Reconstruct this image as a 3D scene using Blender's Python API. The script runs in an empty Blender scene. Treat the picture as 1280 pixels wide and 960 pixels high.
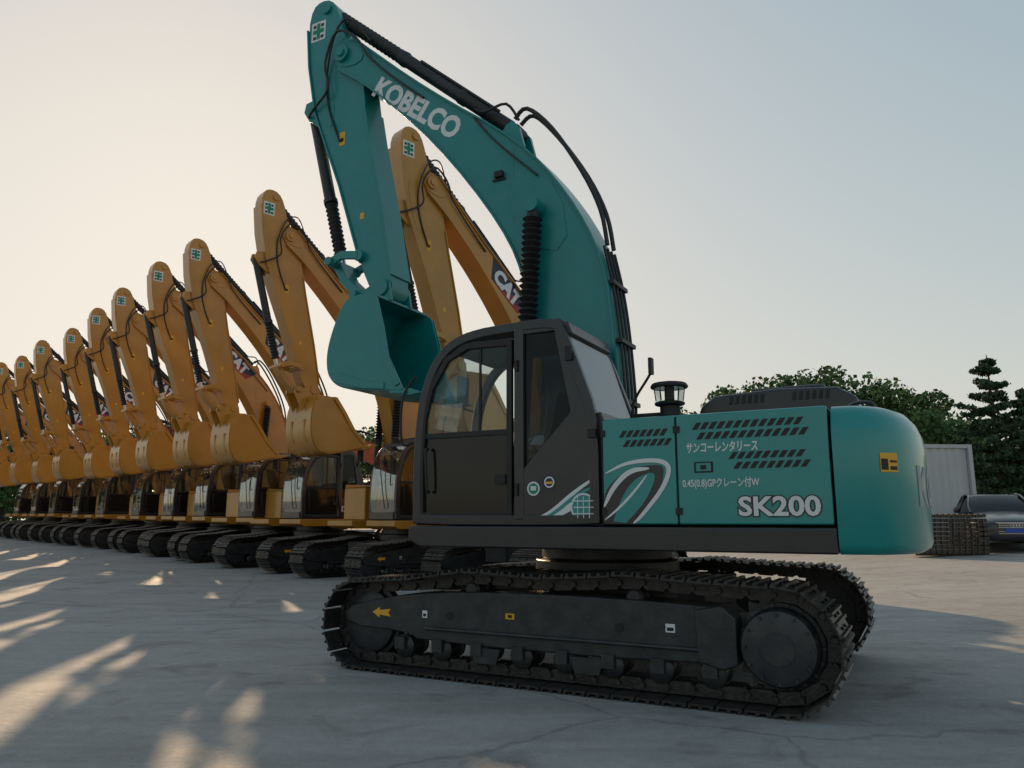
import bpy, bmesh, math, random
import numpy as np
from mathutils import Vector, Matrix
rnd = random.Random(7)
scene = bpy.context.scene
COL = scene.collection

# ------------------------------------------------------------------ materials
def mat(name, color, rough=0.5, metal=0.0, var=0.15, scale=3.0, bump=0.0, bscale=40.0, coat=0.0,
        dust=0.0, dustcol=(0.30, 0.27, 0.23), spec=0.5):
    m = bpy.data.materials.new(name); m.use_nodes = True
    nt = m.node_tree; N = nt.nodes; L = nt.links
    b = N['Principled BSDF']
    b.inputs['Metallic'].default_value = metal
    b.inputs['Coat Weight'].default_value = coat
    b.inputs['Coat Roughness'].default_value = 0.12
    b.inputs['Specular IOR Level'].default_value = spec
    tc = N.new('ShaderNodeTexCoord')
    n1 = N.new('ShaderNodeTexNoise'); n1.inputs['Scale'].default_value = scale; n1.inputs['Detail'].default_value = 5
    n1.inputs['Roughness'].default_value = 0.65
    L.new(tc.outputs['Object'], n1.inputs['Vector'])
    cr = N.new('ShaderNodeValToRGB')
    cr.color_ramp.elements[0].position = 0.3; cr.color_ramp.elements[1].position = 0.7
    cr.color_ramp.elements[0].color = tuple(c*(1-var) for c in color)+(1,)
    cr.color_ramp.elements[1].color = tuple(min(1, c*(1+var)) for c in color)+(1,)
    L.new(n1.outputs['Fac'], cr.inputs['Fac'])
    out = cr.outputs['Color']
    if dust > 0:
        g = N.new('ShaderNodeNewGeometry'); sx = N.new('ShaderNodeSeparateXYZ'); L.new(g.outputs['Normal'], sx.inputs[0])
        mr = N.new('ShaderNodeMapRange'); mr.inputs[1].default_value = -0.3; mr.inputs[2].default_value = 1.0
        mr.inputs[3].default_value = dust*0.35; mr.inputs[4].default_value = dust
        L.new(sx.outputs['Z'], mr.inputs[0])
        n2 = N.new('ShaderNodeTexNoise'); n2.inputs['Scale'].default_value = scale*2.7; n2.inputs['Detail'].default_value = 5
        L.new(tc.outputs['Object'], n2.inputs['Vector'])
        mr2 = N.new('ShaderNodeMapRange'); mr2.inputs[1].default_value = 0.38; mr2.inputs[2].default_value = 0.68
        L.new(n2.outputs['Fac'], mr2.inputs[0])
        mu = N.new('ShaderNodeMath'); mu.operation = 'MULTIPLY'; L.new(mr.outputs[0], mu.inputs[0]); L.new(mr2.outputs[0], mu.inputs[1])
        mx = N.new('ShaderNodeMix'); mx.data_type = 'RGBA'
        L.new(mu.outputs[0], mx.inputs['Factor']); L.new(out, mx.inputs[6]); mx.inputs[7].default_value = dustcol+(1,)
        out = mx.outputs[2]
    L.new(out, b.inputs['Base Color'])
    rr = N.new('ShaderNodeMapRange'); rr.inputs[3].default_value = max(0.03, rough*0.75); rr.inputs[4].default_value = min(1, rough*1.3)
    L.new(n1.outputs['Fac'], rr.inputs[0]); L.new(rr.outputs[0], b.inputs['Roughness'])
    if bump > 0:
        n3 = N.new('ShaderNodeTexNoise'); n3.inputs['Scale'].default_value = bscale; n3.inputs['Detail'].default_value = 3
        L.new(tc.outputs['Object'], n3.inputs['Vector'])
        bp = N.new('ShaderNodeBump'); bp.inputs['Strength'].default_value = bump; bp.inputs['Distance'].default_value = 0.02
        L.new(n3.outputs['Fac'], bp.inputs['Height']); L.new(bp.outputs[0], b.inputs['Normal'])
    return m

def glassmat(name, tint, refl=0.0, rough=0.02):
    m = bpy.data.materials.new(name); m.use_nodes = True
    nt = m.node_tree; N = nt.nodes; L = nt.links
    N.remove(N['Principled BSDF'])
    o = N['Material Output']
    t = N.new('ShaderNodeBsdfTransparent'); t.inputs[0].default_value = tint+(1,)
    g = N.new('ShaderNodeBsdfGlossy'); g.inputs['Roughness'].default_value = rough; g.inputs[0].default_value = (0.9, 0.93, 0.95, 1)
    lw = N.new('ShaderNodeFresnel'); lw.inputs['IOR'].default_value = 1.45
    ad = N.new('ShaderNodeMath'); ad.operation = 'MULTIPLY_ADD'; ad.inputs[1].default_value = .5; ad.inputs[2].default_value = refl; ad.use_clamp = True
    L.new(lw.outputs[0], ad.inputs[0])
    mx = N.new('ShaderNodeMixShader'); L.new(ad.outputs[0], mx.inputs[0]); L.new(t.outputs[0], mx.inputs[1]); L.new(g.outputs[0], mx.inputs[2])
    L.new(mx.outputs[0], o.inputs['Surface'])
    return m

M = {}
M['teal'] = mat('teal_paint', (0.0, 0.235, 0.225), 0.30, 0, 0.06, 1.5, 0.02, 8, coat=0.4, dust=0.06)
M['teal2'] = mat('teal_boom_paint', (0.0, 0.200, 0.198), 0.36, 0, 0.08, 2.0, 0.05, 14, coat=0.25, dust=0.07)
M['yellow'] = mat('yellow_paint', (0.46, 0.208, 0.020), 0.36, 0, 0.16, 1.5, 0.05, 12, coat=0.3, dust=0.10)
M['orange'] = mat('orange_paint', (0.40, 0.065, 0.018), 0.45, 0, 0.1, 1.5, dust=0.1)
M['charcoal'] = mat('charcoal_paint', (0.016, 0.018, 0.022), 0.34, 0, 0.15, 2, 0.03, 15, coat=0.2, dust=0.05)
M['frame'] = mat('undercarriage_paint', (0.018, 0.021, 0.025), 0.40, 0, 0.25, 3, 0.1, 25, dust=0.14)
M['steel'] = mat('track_steel', (0.030, 0.029, 0.029), 0.42, 0.5, 0.35, 9, 0.25, 40, dust=0.36, dustcol=(0.15, 0.14, 0.12))
M['rubber'] = mat('black_rubber', (0.012, 0.012, 0.013), 0.5, 0, 0.2, 6, dust=0.08)
M['black'] = mat('black_trim', (0.008, 0.008, 0.009), 0.55, 0, 0.1, 4)
M['gloss'] = mat('black_gloss_panel', (0.010, 0.011, 0.012), 0.10, 0, 0.1, 4, spec=.4)
M['chrome'] = mat('chrome_rod', (0.6, 0.6, 0.6), 0.12, 1.0, 0.05, 4)
M['white'] = mat('white_vinyl', (0.68, 0.70, 0.71), 0.5, 0, 0.05, 4)
M['green'] = mat('green_vinyl', (0.0, 0.22, 0.13), 0.5, 0, 0.05, 4)
M['label'] = mat('yellow_label', (0.75, 0.38, 0.02), 0.5, 0, 0.05, 4)
M['red'] = mat('red_vinyl', (0.35, 0.02, 0.03), 0.5, 0, 0.05, 4)
M['navy'] = mat('navy_vinyl', (0.012, 0.016, 0.045), 0.4, 0, 0.05, 4)
M['seat'] = mat('seat_fabric', (0.035, 0.035, 0.04), 0.9, 0, 0.2, 30)
M['glass'] = glassmat('cab_glass', (0.92, 0.95, 0.95))
M['glass_dark'] = glassmat('dark_glass', (0.45, 0.48, 0.50))
M['glass_rear'] = glassmat('rear_glass', (0.35, 0.38, 0.4), 0.22, 0.08)

# ------------------------------------------------------------------ mesh builder
class MB:
    def __init__(s): s.v = []; s.f = []; s.m = []
    def add(s, vs, fs, mi=0):
        o = len(s.v); s.v += [tuple(v) for v in vs]
        for f in fs: s.f.append(tuple(i+o for i in f)); s.m.append(mi)
        return s
    def box(s, x0, x1, y0, y1, z0, z1, mi=0):
        vs = [(x, y, z) for x in (x0, x1) for y in (y0, y1) for z in (z0, z1)]
        return s.add(vs, [(0, 1, 3, 2), (4, 6, 7, 5), (0, 4, 5, 1), (2, 3, 7, 6), (0, 2, 6, 4), (1, 5, 7, 3)], mi)
    def prism(s, pts, y0, y1, mi=0):
        n = len(pts)
        vs = [(p[0], y0, p[1]) for p in pts]+[(p[0], y1, p[1]) for p in pts]
        fs = [tuple(range(n)), tuple(range(2*n-1, n-1, -1))]+[(i, (i+1) % n, n+(i+1) % n, n+i) for i in range(n)]
        return s.add(vs, fs, mi)
    def prismz(s, pts, z0, z1, mi=0):
        n = len(pts)
        vs = [(p[0], p[1], z0) for p in pts]+[(p[0], p[1], z1) for p in pts]
        fs = [tuple(range(n)), tuple(range(2*n-1, n-1, -1))]+[(i, (i+1) % n, n+(i+1) % n, n+i) for i in range(n)]
        return s.add(vs, fs, mi)
    def ribbon(s, pts, w, y0, y1, closed=False, mi=0, taper=None):
        P = [Vector((p[0], p[1])) for p in pts]; n = len(P); vs = []
        for i in range(n):
            a = P[(i-1) % n] if (closed or i > 0) else P[i]
            b = P[(i+1) % n] if (closed or i < n-1) else P[i]
            d1 = (P[i]-a); d2 = (b-P[i])
            if d1.length < 1e-9: d1 = d2
            if d2.length < 1e-9: d2 = d1
            d1.normalize(); d2.normalize()
            t = (d1+d2).normalized(); nn = Vector((-t.y, t.x))
            c = max(0.4, t.dot(d1)); ww = (w if taper is None else w*taper(i/(n-1)))
            o = nn*(ww/2/c)
            A = P[i]+o; B = P[i]-o
            vs += [(A.x, y0, A.y), (B.x, y0, B.y), (B.x, y1, B.y), (A.x, y1, A.y)]
        fs = []
        for i in range(n if closed else n-1):
            j = (i+1) % n
            for k in range(4): fs.append((4*i+k, 4*i+(k+1) % 4, 4*j+(k+1) % 4, 4*j+k))
        if not closed: fs += [(0, 1, 2, 3), (4*n-4, 4*n-1, 4*n-2, 4*n-3)]
        return s.add(vs, fs, mi)
    def lathe(s, p0, p1, prof, n=24, mi=0):
        p0 = Vector(p0); p1 = Vector(p1); ax = p1-p0; a = ax.normalized()
        up = Vector((0, 0, 1)) if abs(a.z) < 0.9 else Vector((1, 0, 0))
        e1 = a.cross(up).normalized(); e2 = a.cross(e1)
        vs = []; fs = []
        for t, r in prof:
            c = p0+ax*t
            for k in range(n):
                th = 2*math.pi*k/n; vs.append(c+e1*r*math.cos(th)+e2*r*math.sin(th))
        for i in range(len(prof)-1):
            for k in range(n): fs.append((i*n+k, i*n+(k+1) % n, (i+1)*n+(k+1) % n, (i+1)*n+k))
        fs.append(tuple(range(n))); fs.append(tuple((len(prof)-1)*n+k for k in range(n)))
        return s.add(vs, fs, mi)
    def cyl(s, p0, p1, r, n=24, r2=None, mi=0):
        return s.lathe(p0, p1, [(0, r), (1, r if r2 is None else r2)], n, mi)
    def bellows(s, p0, p1, r0, r1, k, mi=0):
        prof = [(0, r0)]
        for i in range(k): prof += [((i+0.5)/k, r1), ((i+1)/k, r0)]
        return s.lathe(p0, p1, prof, 20, mi)
    def tube(s, path, r, n=8, mi=0, smooth=4):
        P = [Vector(p) for p in path]
        if smooth and len(P) > 2:
            Q = []
            for i in range(len(P)-1):
                a = P[max(i-1, 0)]; b = P[i]; c = P[i+1]; d = P[min(i+2, len(P)-1)]
                for k in range(smooth):
                    t = k/smooth
                    Q.append(0.5*((2*b)+(c-a)*t+(2*a-5*b+4*c-d)*t*t+(3*b-a-3*c+d)*t**3))
            Q.append(P[-1]); P = Q
        vs = []; fs = []; ref = None
        for i, p in enumerate(P):
            t = (P[min(i+1, len(P)-1)]-P[max(i-1, 0)]).normalized()
            if ref is None:
                ref = t.orthogonal().normalized()
            ref = (ref-t*ref.dot(t)).normalized(); e2 = t.cross(ref)
            for k in range(n):
                th = 2*math.pi*k/n; vs.append(p+ref*r*math.cos(th)+e2*r*math.sin(th))
        for i in range(len(P)-1):
            for k in range(n): fs.append((i*n+k, i*n+(k+1) % n, (i+1)*n+(k+1) % n, (i+1)*n+k))
        fs.append(tuple(range(n))); fs.append(tuple((len(P)-1)*n+k for k in range(n)))
        return s.add(vs, fs, mi)
    def mesh(s, name, mats, recalc=True):
        me = bpy.data.meshes.new(name); me.from_pydata(s.v, [], s.f)
        for m in mats: me.materials.append(m)
        me.polygons.foreach_set('material_index', s.m)
        if recalc:
            bm = bmesh.new(); bm.from_mesh(me); bmesh.ops.recalc_face_normals(bm, faces=bm.faces); bm.to_mesh(me); bm.free()
        me.polygons.foreach_set('use_smooth', [True]*len(me.polygons))
        me.set_sharp_from_angle(angle=math.radians(32))
        me.update()
        return me
    def obj(s, name, parent, mats, bevel=0.0, seg=2, recalc=True):
        if not isinstance(mats, (list, tuple)): mats = [mats]
        me = s.mesh(name, mats, recalc)
        o = bpy.data.objects.new(name, me); COL.objects.link(o)
        if parent: o.parent = parent
        if bevel > 0:
            b = o.modifiers.new('bevel', 'BEVEL'); b.width = bevel; b.segments = seg; b.limit_method = 'ANGLE'
            b.angle_limit = math.radians(35); b.harden_normals = True
        return o

def chaikin(p, it=2):
    for _ in range(it):
        q = []
        for i in range(len(p)):
            a = p[i]; b = p[(i+1) % len(p)]
            q += [(a[0]*.75+b[0]*.25, a[1]*.75+b[1]*.25), (a[0]*.25+b[0]*.75, a[1]*.25+b[1]*.75)]
        p = q
    return p
def chaikin_open(p, it=2):
    for _ in range(it):
        q = [p[0]]
        for i in range(len(p)-1):
            a = p[i]; b = p[i+1]
            q += [(a[0]*.75+b[0]*.25, a[1]*.75+b[1]*.25), (a[0]*.25+b[0]*.75, a[1]*.25+b[1]*.75)]
        q.append(p[-1]); p = q
    return p

def empty(name, loc, rotz=0.0):
    e = bpy.data.objects.new(name, None); COL.objects.link(e); e.location = loc; e.rotation_euler = (0, 0, rotz); e.empty_display_size = 0.5
    return e

def text(body, size, pos, xdir, parent, m, name, bold=0.0, shear=0.0, ext=0.0015, sx=1.0, normal=(0, 1, 0)):
    cu = bpy.data.curves.new(name, 'FONT'); cu.body = body; cu.size = size; cu.offset = bold; cu.shear = shear; cu.extrude = ext
    cu.align_x = 'CENTER'; cu.align_y = 'CENTER'; cu.resolution_u = 3
    o = bpy.data.objects.new(name+'_tmp', cu); COL.objects.link(o)
    bpy.context.view_layer.update()
    dg = bpy.context.evaluated_depsgraph_get()
    me = bpy.data.meshes.new_from_object(o.evaluated_get(dg))
    bpy.data.objects.remove(o)
    me.materials.clear(); me.materials.append(m)
    ob = bpy.data.objects.new(name, me); COL.objects.link(ob); ob.parent = parent
    x = Vector(xdir).normalized(); z = Vector(normal); y = z.cross(x)
    R = Matrix((x*sx, y, z)).transposed().to_4x4()
    ob.matrix_local = Matrix.Translation(pos) @ R
    return ob

# ------------------------------------------------------------------ excavator
def track_path():
    zc = 0.44; r = 0.40; xs = 1.78
    P = []
    def arc(cx, a0, a1, n, rr=r, zz=zc):
        for i in range(n+1):
            a = math.radians(a0+(a1-a0)*i/n); P.append((cx+rr*math.cos(a), zz+rr*math.sin(a)))
    arc(xs+.03, -90, 84, 16, .355, .395)
    P.extend([(1.25, 0.79), (0.72, 0.868), (0.45, 0.862), (0.0, 0.84), (-0.45, 0.865), (-0.72, 0.885), (-1.25, 0.855)])
    arc(-xs, 100, 270, 16)
    return P
def resample(P, n):
    P = [Vector(p) for p in P]; P.append(P[0]); L = [0]
    for i in range(len(P)-1): L.append(L[-1]+(P[i+1]-P[i]).length)
    out = []
    def at(d):
        d %= L[-1]
        for i in range(len(P)-1):
            if d <= L[i+1]:
                t = (d-L[i])/(L[i+1]-L[i]); return P[i].lerp(P[i+1], t)
        return P[-1]
    st = L[-1]/n
    for i in range(n):
        c = at(i*st); a = at(i*st-st*.4); b = at(i*st+st*.4); t = (b-a).normalized()
        out.append((c, t))
    return out, st

def build_track(parent, side, mats):
    yc = 1.195*side
    links, st = resample(track_path(), 50)
    mb = MB(); h = st/2
    cross = [(-h+.004, 0), (h-.008, 0), (h-.008, .036), (h-.022, .036), (h-.03, .014), (.016, .014), (.009, .036), (-.009, .036), (-.016, .014),
             (-h+.04, .014), (-h+.033, .038), (-h+.018, .038), (-h+.004, .014)]
    for c, t in links:
        nrm = Vector((t.y, -t.x))   # outward for CCW loop
        def W(a, b): return (c.x+t.x*a+nrm.x*b, c.y+t.y*a+nrm.y*b)
        mb.prism([W(a, b) for a, b in cross], yc-.3, yc+.3, 0)
        for s2 in (-1, 1):
            y = yc+s2*0.085
            mb.prism([W(a, b) for a, b in [(-h*1.05, -.012), (-h*1.15, -.06), (-h*.7, -.1), (h*.7, -.1), (h*1.05, -.06), (h*.95, -.012)]], y-.02, y+.02, 0)
        p = W(h, -.055)
        mb.cyl((p[0], yc-.13, p[1]), (p[0], yc+.13, p[1]), .022, 8)
        for bx in (-.045, .045):
            for by in (-.085, .085):
                q0 = W(bx, .012); q1 = W(bx, .03)
                mb.cyl((q0[0], yc+by, q0[1]), (q1[0], yc+by, q1[1]), .013, 6)
    mb.obj('track_chain_left' if side > 0 else 'track_chain_right', parent, mats['steel'])
    f = MB()
    prof = chaikin([(-1.42, .36), (-1.42, .68), (-1.1, .70), (-.2, .72), (.6, .71), (1.30, .67), (1.80, .58), (2.02, .52), (2.02, .36), (1.35, .34), (1.2, .27), (-1.15, .27)], 1)
    f.prism(prof, yc-.17, yc+.17)
    f.box(-1.3, 1.15, yc-.2, yc+.205, .37, .40)
    f.prism([(-1.50, .30), (-1.40, .26), (-1.22, .30), (-1.2, .66), (-1.40, .70), (-1.50, .62)], yc-.2, yc+.21)
    f.prism([(1.20, .38), (2.0, .38), (2.04, .42), (2.04, .48), (1.9, .53), (1.20, .60)], yc-.19, yc+.165)
    f.obj('track_frame_left' if side > 0 else 'track_frame_right', parent, mats['frame'], .018)
    r = MB()
    for i in range(8):
        x = -1.3+i*2.7/7
        r.lathe((x, yc-.15, .215), (x, yc+.15, .215), [(0, .03), (.02, .07), (.1, .1), (.22, .1), (.24, .08), (.76, .08), (.78, .1), (.9, .1), (.98, .07), (1, .03)], 18)
        r.box(x-.05, x+.05, yc+.145, yc+.2, .2, .3)
    for x in (-.72, .72):
        r.lathe((x, yc-.12, .72), (x, yc+.12, .72), [(0, .05), (.1, .07), (.3, .07), (.35, .06), (.65, .06), (.7, .07), (.9, .07), (1, .05)], 18)
        r.box(x-.07, x+.07, yc-.17, yc-.13, .66, .78)
    r.lathe((1.81, yc-.13, .395), (1.81, yc+.13, .395), [(0, .1), (.05, .23), (.1, .27), (.3, .275), (.32, .31), (.68, .31), (.7, .275), (.9, .27), (.95, .23), (1, .1)], 32)
    n = 42; pts = []
    for i in range(n):
        a = 2*math.pi*i/n; rr = .36 if i % 2 == 0 else .305; pts.append((-1.78+rr*math.cos(a), .44+rr*math.sin(a)))
    r.prism(pts, yc-.03, yc+.03)
    s = side
    r.lathe((-1.78, yc+.03*s, .44), (-1.78, yc+.25*s, .44), [(0, .29), (.25, .29), (.3, .265), (.8, .26), (.93, .245), (1, .2)], 36)
    for i in range(18):
        a = 2*math.pi*i/18; x = -1.78+.285*math.cos(a)*.97; z = .44+.285*math.sin(a)*.97
        r.cyl((x, yc+.08*s, z), (x, yc+.105*s, z), .014, 6)
    for i in range(12):
        a = 2*math.pi*i/12; x = -1.78+.225*math.cos(a); z = .44+.225*math.sin(a)
        r.cyl((x, yc+.24*s, z), (x, yc+.262*s, z), .012, 6)
    r.cyl((-1.78, yc+.248*s, .44), (-1.78, yc+.258*s, .44), .11, 24)
    # rock guards
    for x in (-.35, .55):
        r.prism([(x-.14, .26), (x+.14, .26), (x+.1, .14), (x-.1, .14)], yc+.155, yc+.18)
    r.obj('rollers_left' if side > 0 else 'rollers_right', parent, mats['frame'])
    # stickers and access holes
    d = MB(); Y = yc+.172*s
    y0, y1 = (Y-.002, Y+.002)
    d.prism([(1.72, .49), (1.64, .535), (1.64, .51), (1.52, .525), (1.545, .49), (1.52, .46), (1.64, .47), (1.64, .445)], y0, y1, 0)
    d.box(.28, .36, y0, y1, .505, .55, 0)
    d.box(1.13, 1.18, y0, y1, .47, .53, 1); d.box(-1.05, -.98, y0, y1, .49, .55, 1)
    d.box(1.14, 1.17, y1, y1+.001, .48, .505, 2); d.box(-1.04, -.99, y1, y1+.001, .50, .525, 2); d.box(.3, .34, y1, y1+.001, .515, .54, 2)
    for x in (-.62, .9):
        d.cyl((x, Y-.01, .5), (x, Y+.004*s, .5), .035, 16, mi=2)
    d.obj('frame_labels_left' if side > 0 else 'frame_labels_right', parent, [M['label'], M['white'], M['black']])

def crescent(mb, pts, w, y0, y1, mi):
    mb.ribbon(chaikin_open(pts, 3), w, y0, y1, mi=mi, taper=lambda t: max(.06, math.sin(math.pi*min(1, t*1.0))**.7))

def cw_pt(a):
    cy = math.cos(a)
    return (-2.205-.57*(abs(math.sin(a))**.8), 1.385*(abs(cy)**.55)*(1 if cy >= 0 else -1))

def build_excavator(root, P, P2, kob=True):
    """local frame: +X forward, +Y left, +Z up, origin on the ground under the slew axis"""
    S = {'steel': M['steel'], 'frame': M['frame']}
    front = []
    for sd in (1, -1): build_track(root, sd, S)
    c = MB()
    c.prismz([(1.0, 1.05), (.5, .55), (-.5, .55), (-1.0, 1.05), (-.7, 1.05), (-.2, .75), (.2, .75), (.7, 1.05)], .45, .78)
    c.prismz([(1.0, -1.05), (.5, -.55), (-.5, -.55), (-1.0, -1.05), (-.7, -1.05), (-.2, -.75), (.2, -.75), (.7, -1.05)], .45, .78)
    c.box(-.75, .75, -.7, .7, .48, .8)
    c.cyl((0, 0, .8), (0, 0, .94), .68, 40); c.cyl((0, 0, .94), (0, 0, 1.06), .62, 40)
    c.obj('car_body_frame', root, M['frame'], .02)
    # deck
    d = MB()
    d.prism([(-2.2, 1.07), (1.22, 1.07), (1.34, 1.13), (1.34, 1.25), (-2.2, 1.25)], .3, 1.385)
    d.prism([(-2.2, 1.07), (1.22, 1.07), (1.34, 1.13), (1.34, 1.25), (-2.2, 1.25)], -1.385, -.3)
    d.box(-2.2, .5, -.3, .3, 1.065, 1.245)
    for y in (.22, -.26): d.prism([(-.7, 1.245), (-.5, 1.9), (.1, 1.95), (.45, 1.5), (.75, 1.245)], y, y+.04)
    d.obj('deck', root, M['charcoal'] if kob else P, .015)
    # body core and doors
    b = MB()
    b.box(-2.19, -.56, -1.34, 1.355, 1.26, 2.065, 0)
    b.box(-.56, .95, -1.34, -.42, 1.26, 2.0, 0)
    b.obj('body_core', root, M['black'] if kob else P, .03)
    pn = MB()
    def door(x0, x1, y, yy):
        pn.box(x0, x1, min(y, yy), max(y, yy), 1.268, 2.085)
    door(-1.105, -.52, 1.33, 1.382); door(-2.185, -1.118, 1.33, 1.382)
    door(-1.105, .9, -1.33, -1.382); door(-2.185, -1.118, -1.33, -1.382)
    pn.box(-2.18, -.55, -1.325, 1.325, 2.07, 2.095)
    pn.box(-.54, .94, -1.325, -.43, 2.003, 2.03)
    pn.obj('side_doors', root, P, .018, 3)
    # vents
    v = MB(); Y0, Y1 = 1.380, 1.386
    def vent(x0, x1, z0, z1, n, rows=2, sl=.035):
        dx = (x0-x1)/n; rh = (z1-z0)/rows
        for r in range(rows):
            for i in range(n):
                xa = x0-i*dx-(.0 if r else .03); w = dx*.62; za = z0+r*rh+.012; zb = za+rh-.024
                v.prism([(xa, za), (xa-w, za), (xa-w-sl, zb), (xa-sl, zb)], Y0, Y1)
    if kob:
        vent(-.66, -1.04, 1.85, 2.0, 7); vent(-1.24, -2.02, 1.88, 2.03, 13); vent(-1.50, -2.02, 1.655, 1.80, 9)
        for z in (1.34, 1.95): v.box(-1.145, -1.095, 1.381, 1.392, z, z+.05)
        for z in (1.34, 1.95): v.box(-.545, -.51, 1.381, 1.392, z, z+.05)
    else:
        vent(-1.3, -2.0, 1.55, 1.95, 8, 3)
    v.obj('vents', root, M['black'])
    # counterweight
    cw = MB(); rings = []
    for z, ins in [(1.07, .07), (1.10, .02), (1.14, 0), (1.80, 0), (1.91, .012), (2.0, .05), (2.065, .11), (2.095, .19), (2.10, .30)]:
        ring = []
        for i in range(41):
            X, y = cw_pt(math.pi*i/40)
            ring.append((-2.205-(-2.205-X)*(1-ins/.57*.9), y*(1-ins*.8/1.385), z))
        rings.append(ring)
    vs = [p for r in rings for p in r]; fs = []; n = 41
    for i in range(len(rings)-1):
        for k in range(n): fs.append((i*n+k, i*n+(k+1) % n, (i+1)*n+(k+1) % n, (i+1)*n+k))
    fs += [tuple(range(n)), tuple((len(rings)-1)*n+k for k in range(n))]
    cw.add(vs, fs)
    cw.obj('counterweight', root, P)
    if kob:
        g = MB()
        g.tube([(-2.30, .9, 2.09), (-2.32, .9, 2.15), (-2.45, .9, 2.15), (-2.48, .9, 2.08)], .014)
        g.tube([(-2.30, -.9, 2.09), (-2.32, -.9, 2.15), (-2.45, -.9, 2.15), (-2.48, -.9, 2.08)], .014)
        g.obj('lifting_eyes', root, M['charcoal'])
    # hood
    h = MB()
    h.prism([(-1.08, 2.09), (-1.12, 2.25), (-1.24, 2.335), (-1.75, 2.36), (-2.2, 2.34), (-2.34, 2.25), (-2.36, 2.10)], -.62, .62)
    h.box(-2.1, -1.5, -.45, .45, 2.34, 2.40)
    h.obj('engine_hood', root, M['charcoal'], .05, 4)
    hv = MB()
    for i in range(6): hv.prism([(-1.36-i*.05, 2.25), (-1.39-i*.05, 2.25), (-1.40-i*.05, 2.32), (-1.37-i*.05, 2.32)], .621, .625)
    for i in range(6): hv.prism([(-1.86-i*.05, 2.25), (-1.89-i*.05, 2.25), (-1.90-i*.05, 2.32), (-1.87-i*.05, 2.32)], .621, .625)
    hv.obj('hood_slots', root, M['black'])
    # precleaner, exhaust and mirror
    e = MB(); px_ = -.95
    e.cyl((px_, .95, 2.09), (px_, .95, 2.24), .08, 20, mi=0)
    e.lathe((px_, .95, 2.22), (px_, .95, 2.42), [(0, .08), (.06, .12), (.15, .125), (.16, .1), (.2, .1)], 28, 0)
    e.lathe((px_, .95, 2.262), (px_, .95, 2.37), [(0, .11), (1, .125)], 28, 1)
    e.cyl((px_, .95, 2.26), (px_, .95, 2.372), .04, 14, mi=0)
    for k in range(10):
        th = k*.628; e.tube([(px_+.115*math.cos(th), .95+.115*math.sin(th), 2.26), (px_+.13*math.cos(th), .95+.13*math.sin(th), 2.372)], .005, 4, 0, 0)
    e.lathe((px_, .95, 2.372), (px_, .95, 2.42), [(0, .15), (.3, .155), (.8, .14), (1, .09)], 28, 0)
    e.tube([(-.62, .9, 2.08), (-.62, .9, 2.28), (-.80, .95, 2.52), (-.80, .95, 2.6)], .012, smooth=3)
    e.box(-.82, -.79, .93, 1.0, 2.5, 2.64)
    e.cyl((-.9, -.75, 2.09), (-.9, -.75, 2.45), .06, 18, mi=0)
    e.box(-.95, -.55, .5, .8, 2.09, 2.2)
    e.obj('precleaner', root, [M['black'], M['glass']], .004)
    # ---------------- cab
    prof = [(1.33, 1.27), (1.34, 1.75), (1.31, 2.28), (1.22, 2.60), (1.06, 2.84), (.80, 2.965), (.3, 2.99), (-.17, 2.97), (-.36, 2.50), (-.50, 2.1), (-.50, 1.27)]
    cprof = chaikin([(1.33, 1.26), (1.33, 1.30)]+prof[1:7]+[(-.10, 2.985), (-.19, 2.94), (-.36, 2.50), (-.50, 2.12), (-.50, 1.30), (-.50, 1.26)], 2)
    inner = [((x-.4)*.93+.4, (z-2.1)*.955+2.1) for x, z in cprof]
    cb = MB()
    for ya, yb in ((1.30, 1.372), (.34, .41)):
        cb.ribbon(inner, .085, ya, yb, closed=True)
    # left rear panel
    rp = [(.22, 1.30), (-.46, 1.30), (-.465, 2.10), (-.17, 2.93), (.22, 2.94), (.22, 2.87), (-.10, 2.87), (-.24, 2.17), (.22, 1.70)]
    cb.prism(rp, 1.295, 1.366)
    cb.prism(rp, .345, .405)
    # B pillar
    cb.box(.19, .28, 1.29, 1.376, 1.30, 2.93)
    cb.box(.19, .26, .335, .40, 1.30, 2.93)
    # roof
    roof = [(1.04, 2.82), (1.0, 2.885), (.80, 2.975), (.3, 3.0), (-.12, 2.995), (-.2, 2.93), (-.14, 2.9), (.3, 2.93), (.75, 2.91), (.96, 2.82)]
    cb.prism(roof, .40, 1.31)
    cb.prism([(.75, 2.97), (.7, 3.03), (.1, 3.045), (.05, 2.99)], .5, 1.2)
    # front lower panel, rear lower panel
    cb.box(1.27, 1.335, .40, 1.31, 1.27, 1.42)
    cb.box(-.497, -.44, .40, 1.31, 1.27, 2.10)
    # rear pillars window frame
    def slab(x0, z0, x1, z1, t, ya, yb):
        cb.ribbon([(x0, z0), (x1, z1)], t, ya, yb)
    slab(-.485, 2.08, -.455, 2.16, .05, .4, 1.31); slab(-.22, 2.84, -.175, 2.95, .05, .4, 1.31)
    cb.box(-.5, 1.3, .36, 1.33, 1.255, 1.28)
    cb.obj('cab_shell', root, M['charcoal'], .016, 3)
    gl = MB()
    gl.prism([(.30, 2.04), (.30, 2.86), (.78, 2.87), (1.0, 2.76), (1.18, 2.50), (1.25, 2.2), (1.26, 2.04)], 1.335, 1.341, 0)
    gl.prism([(.19, 2.87), (-.10, 2.87), (-.24, 2.17), (.19, 1.74)], 1.335, 1.341, 1)
    gl.prism([(.30, 1.7), (.30, 2.86), (.78, 2.87), (1.0, 2.76), (1.18, 2.50), (1.25, 2.2), (1.27, 1.8), (1.27, 1.7)], .37, .376, 0)
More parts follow.
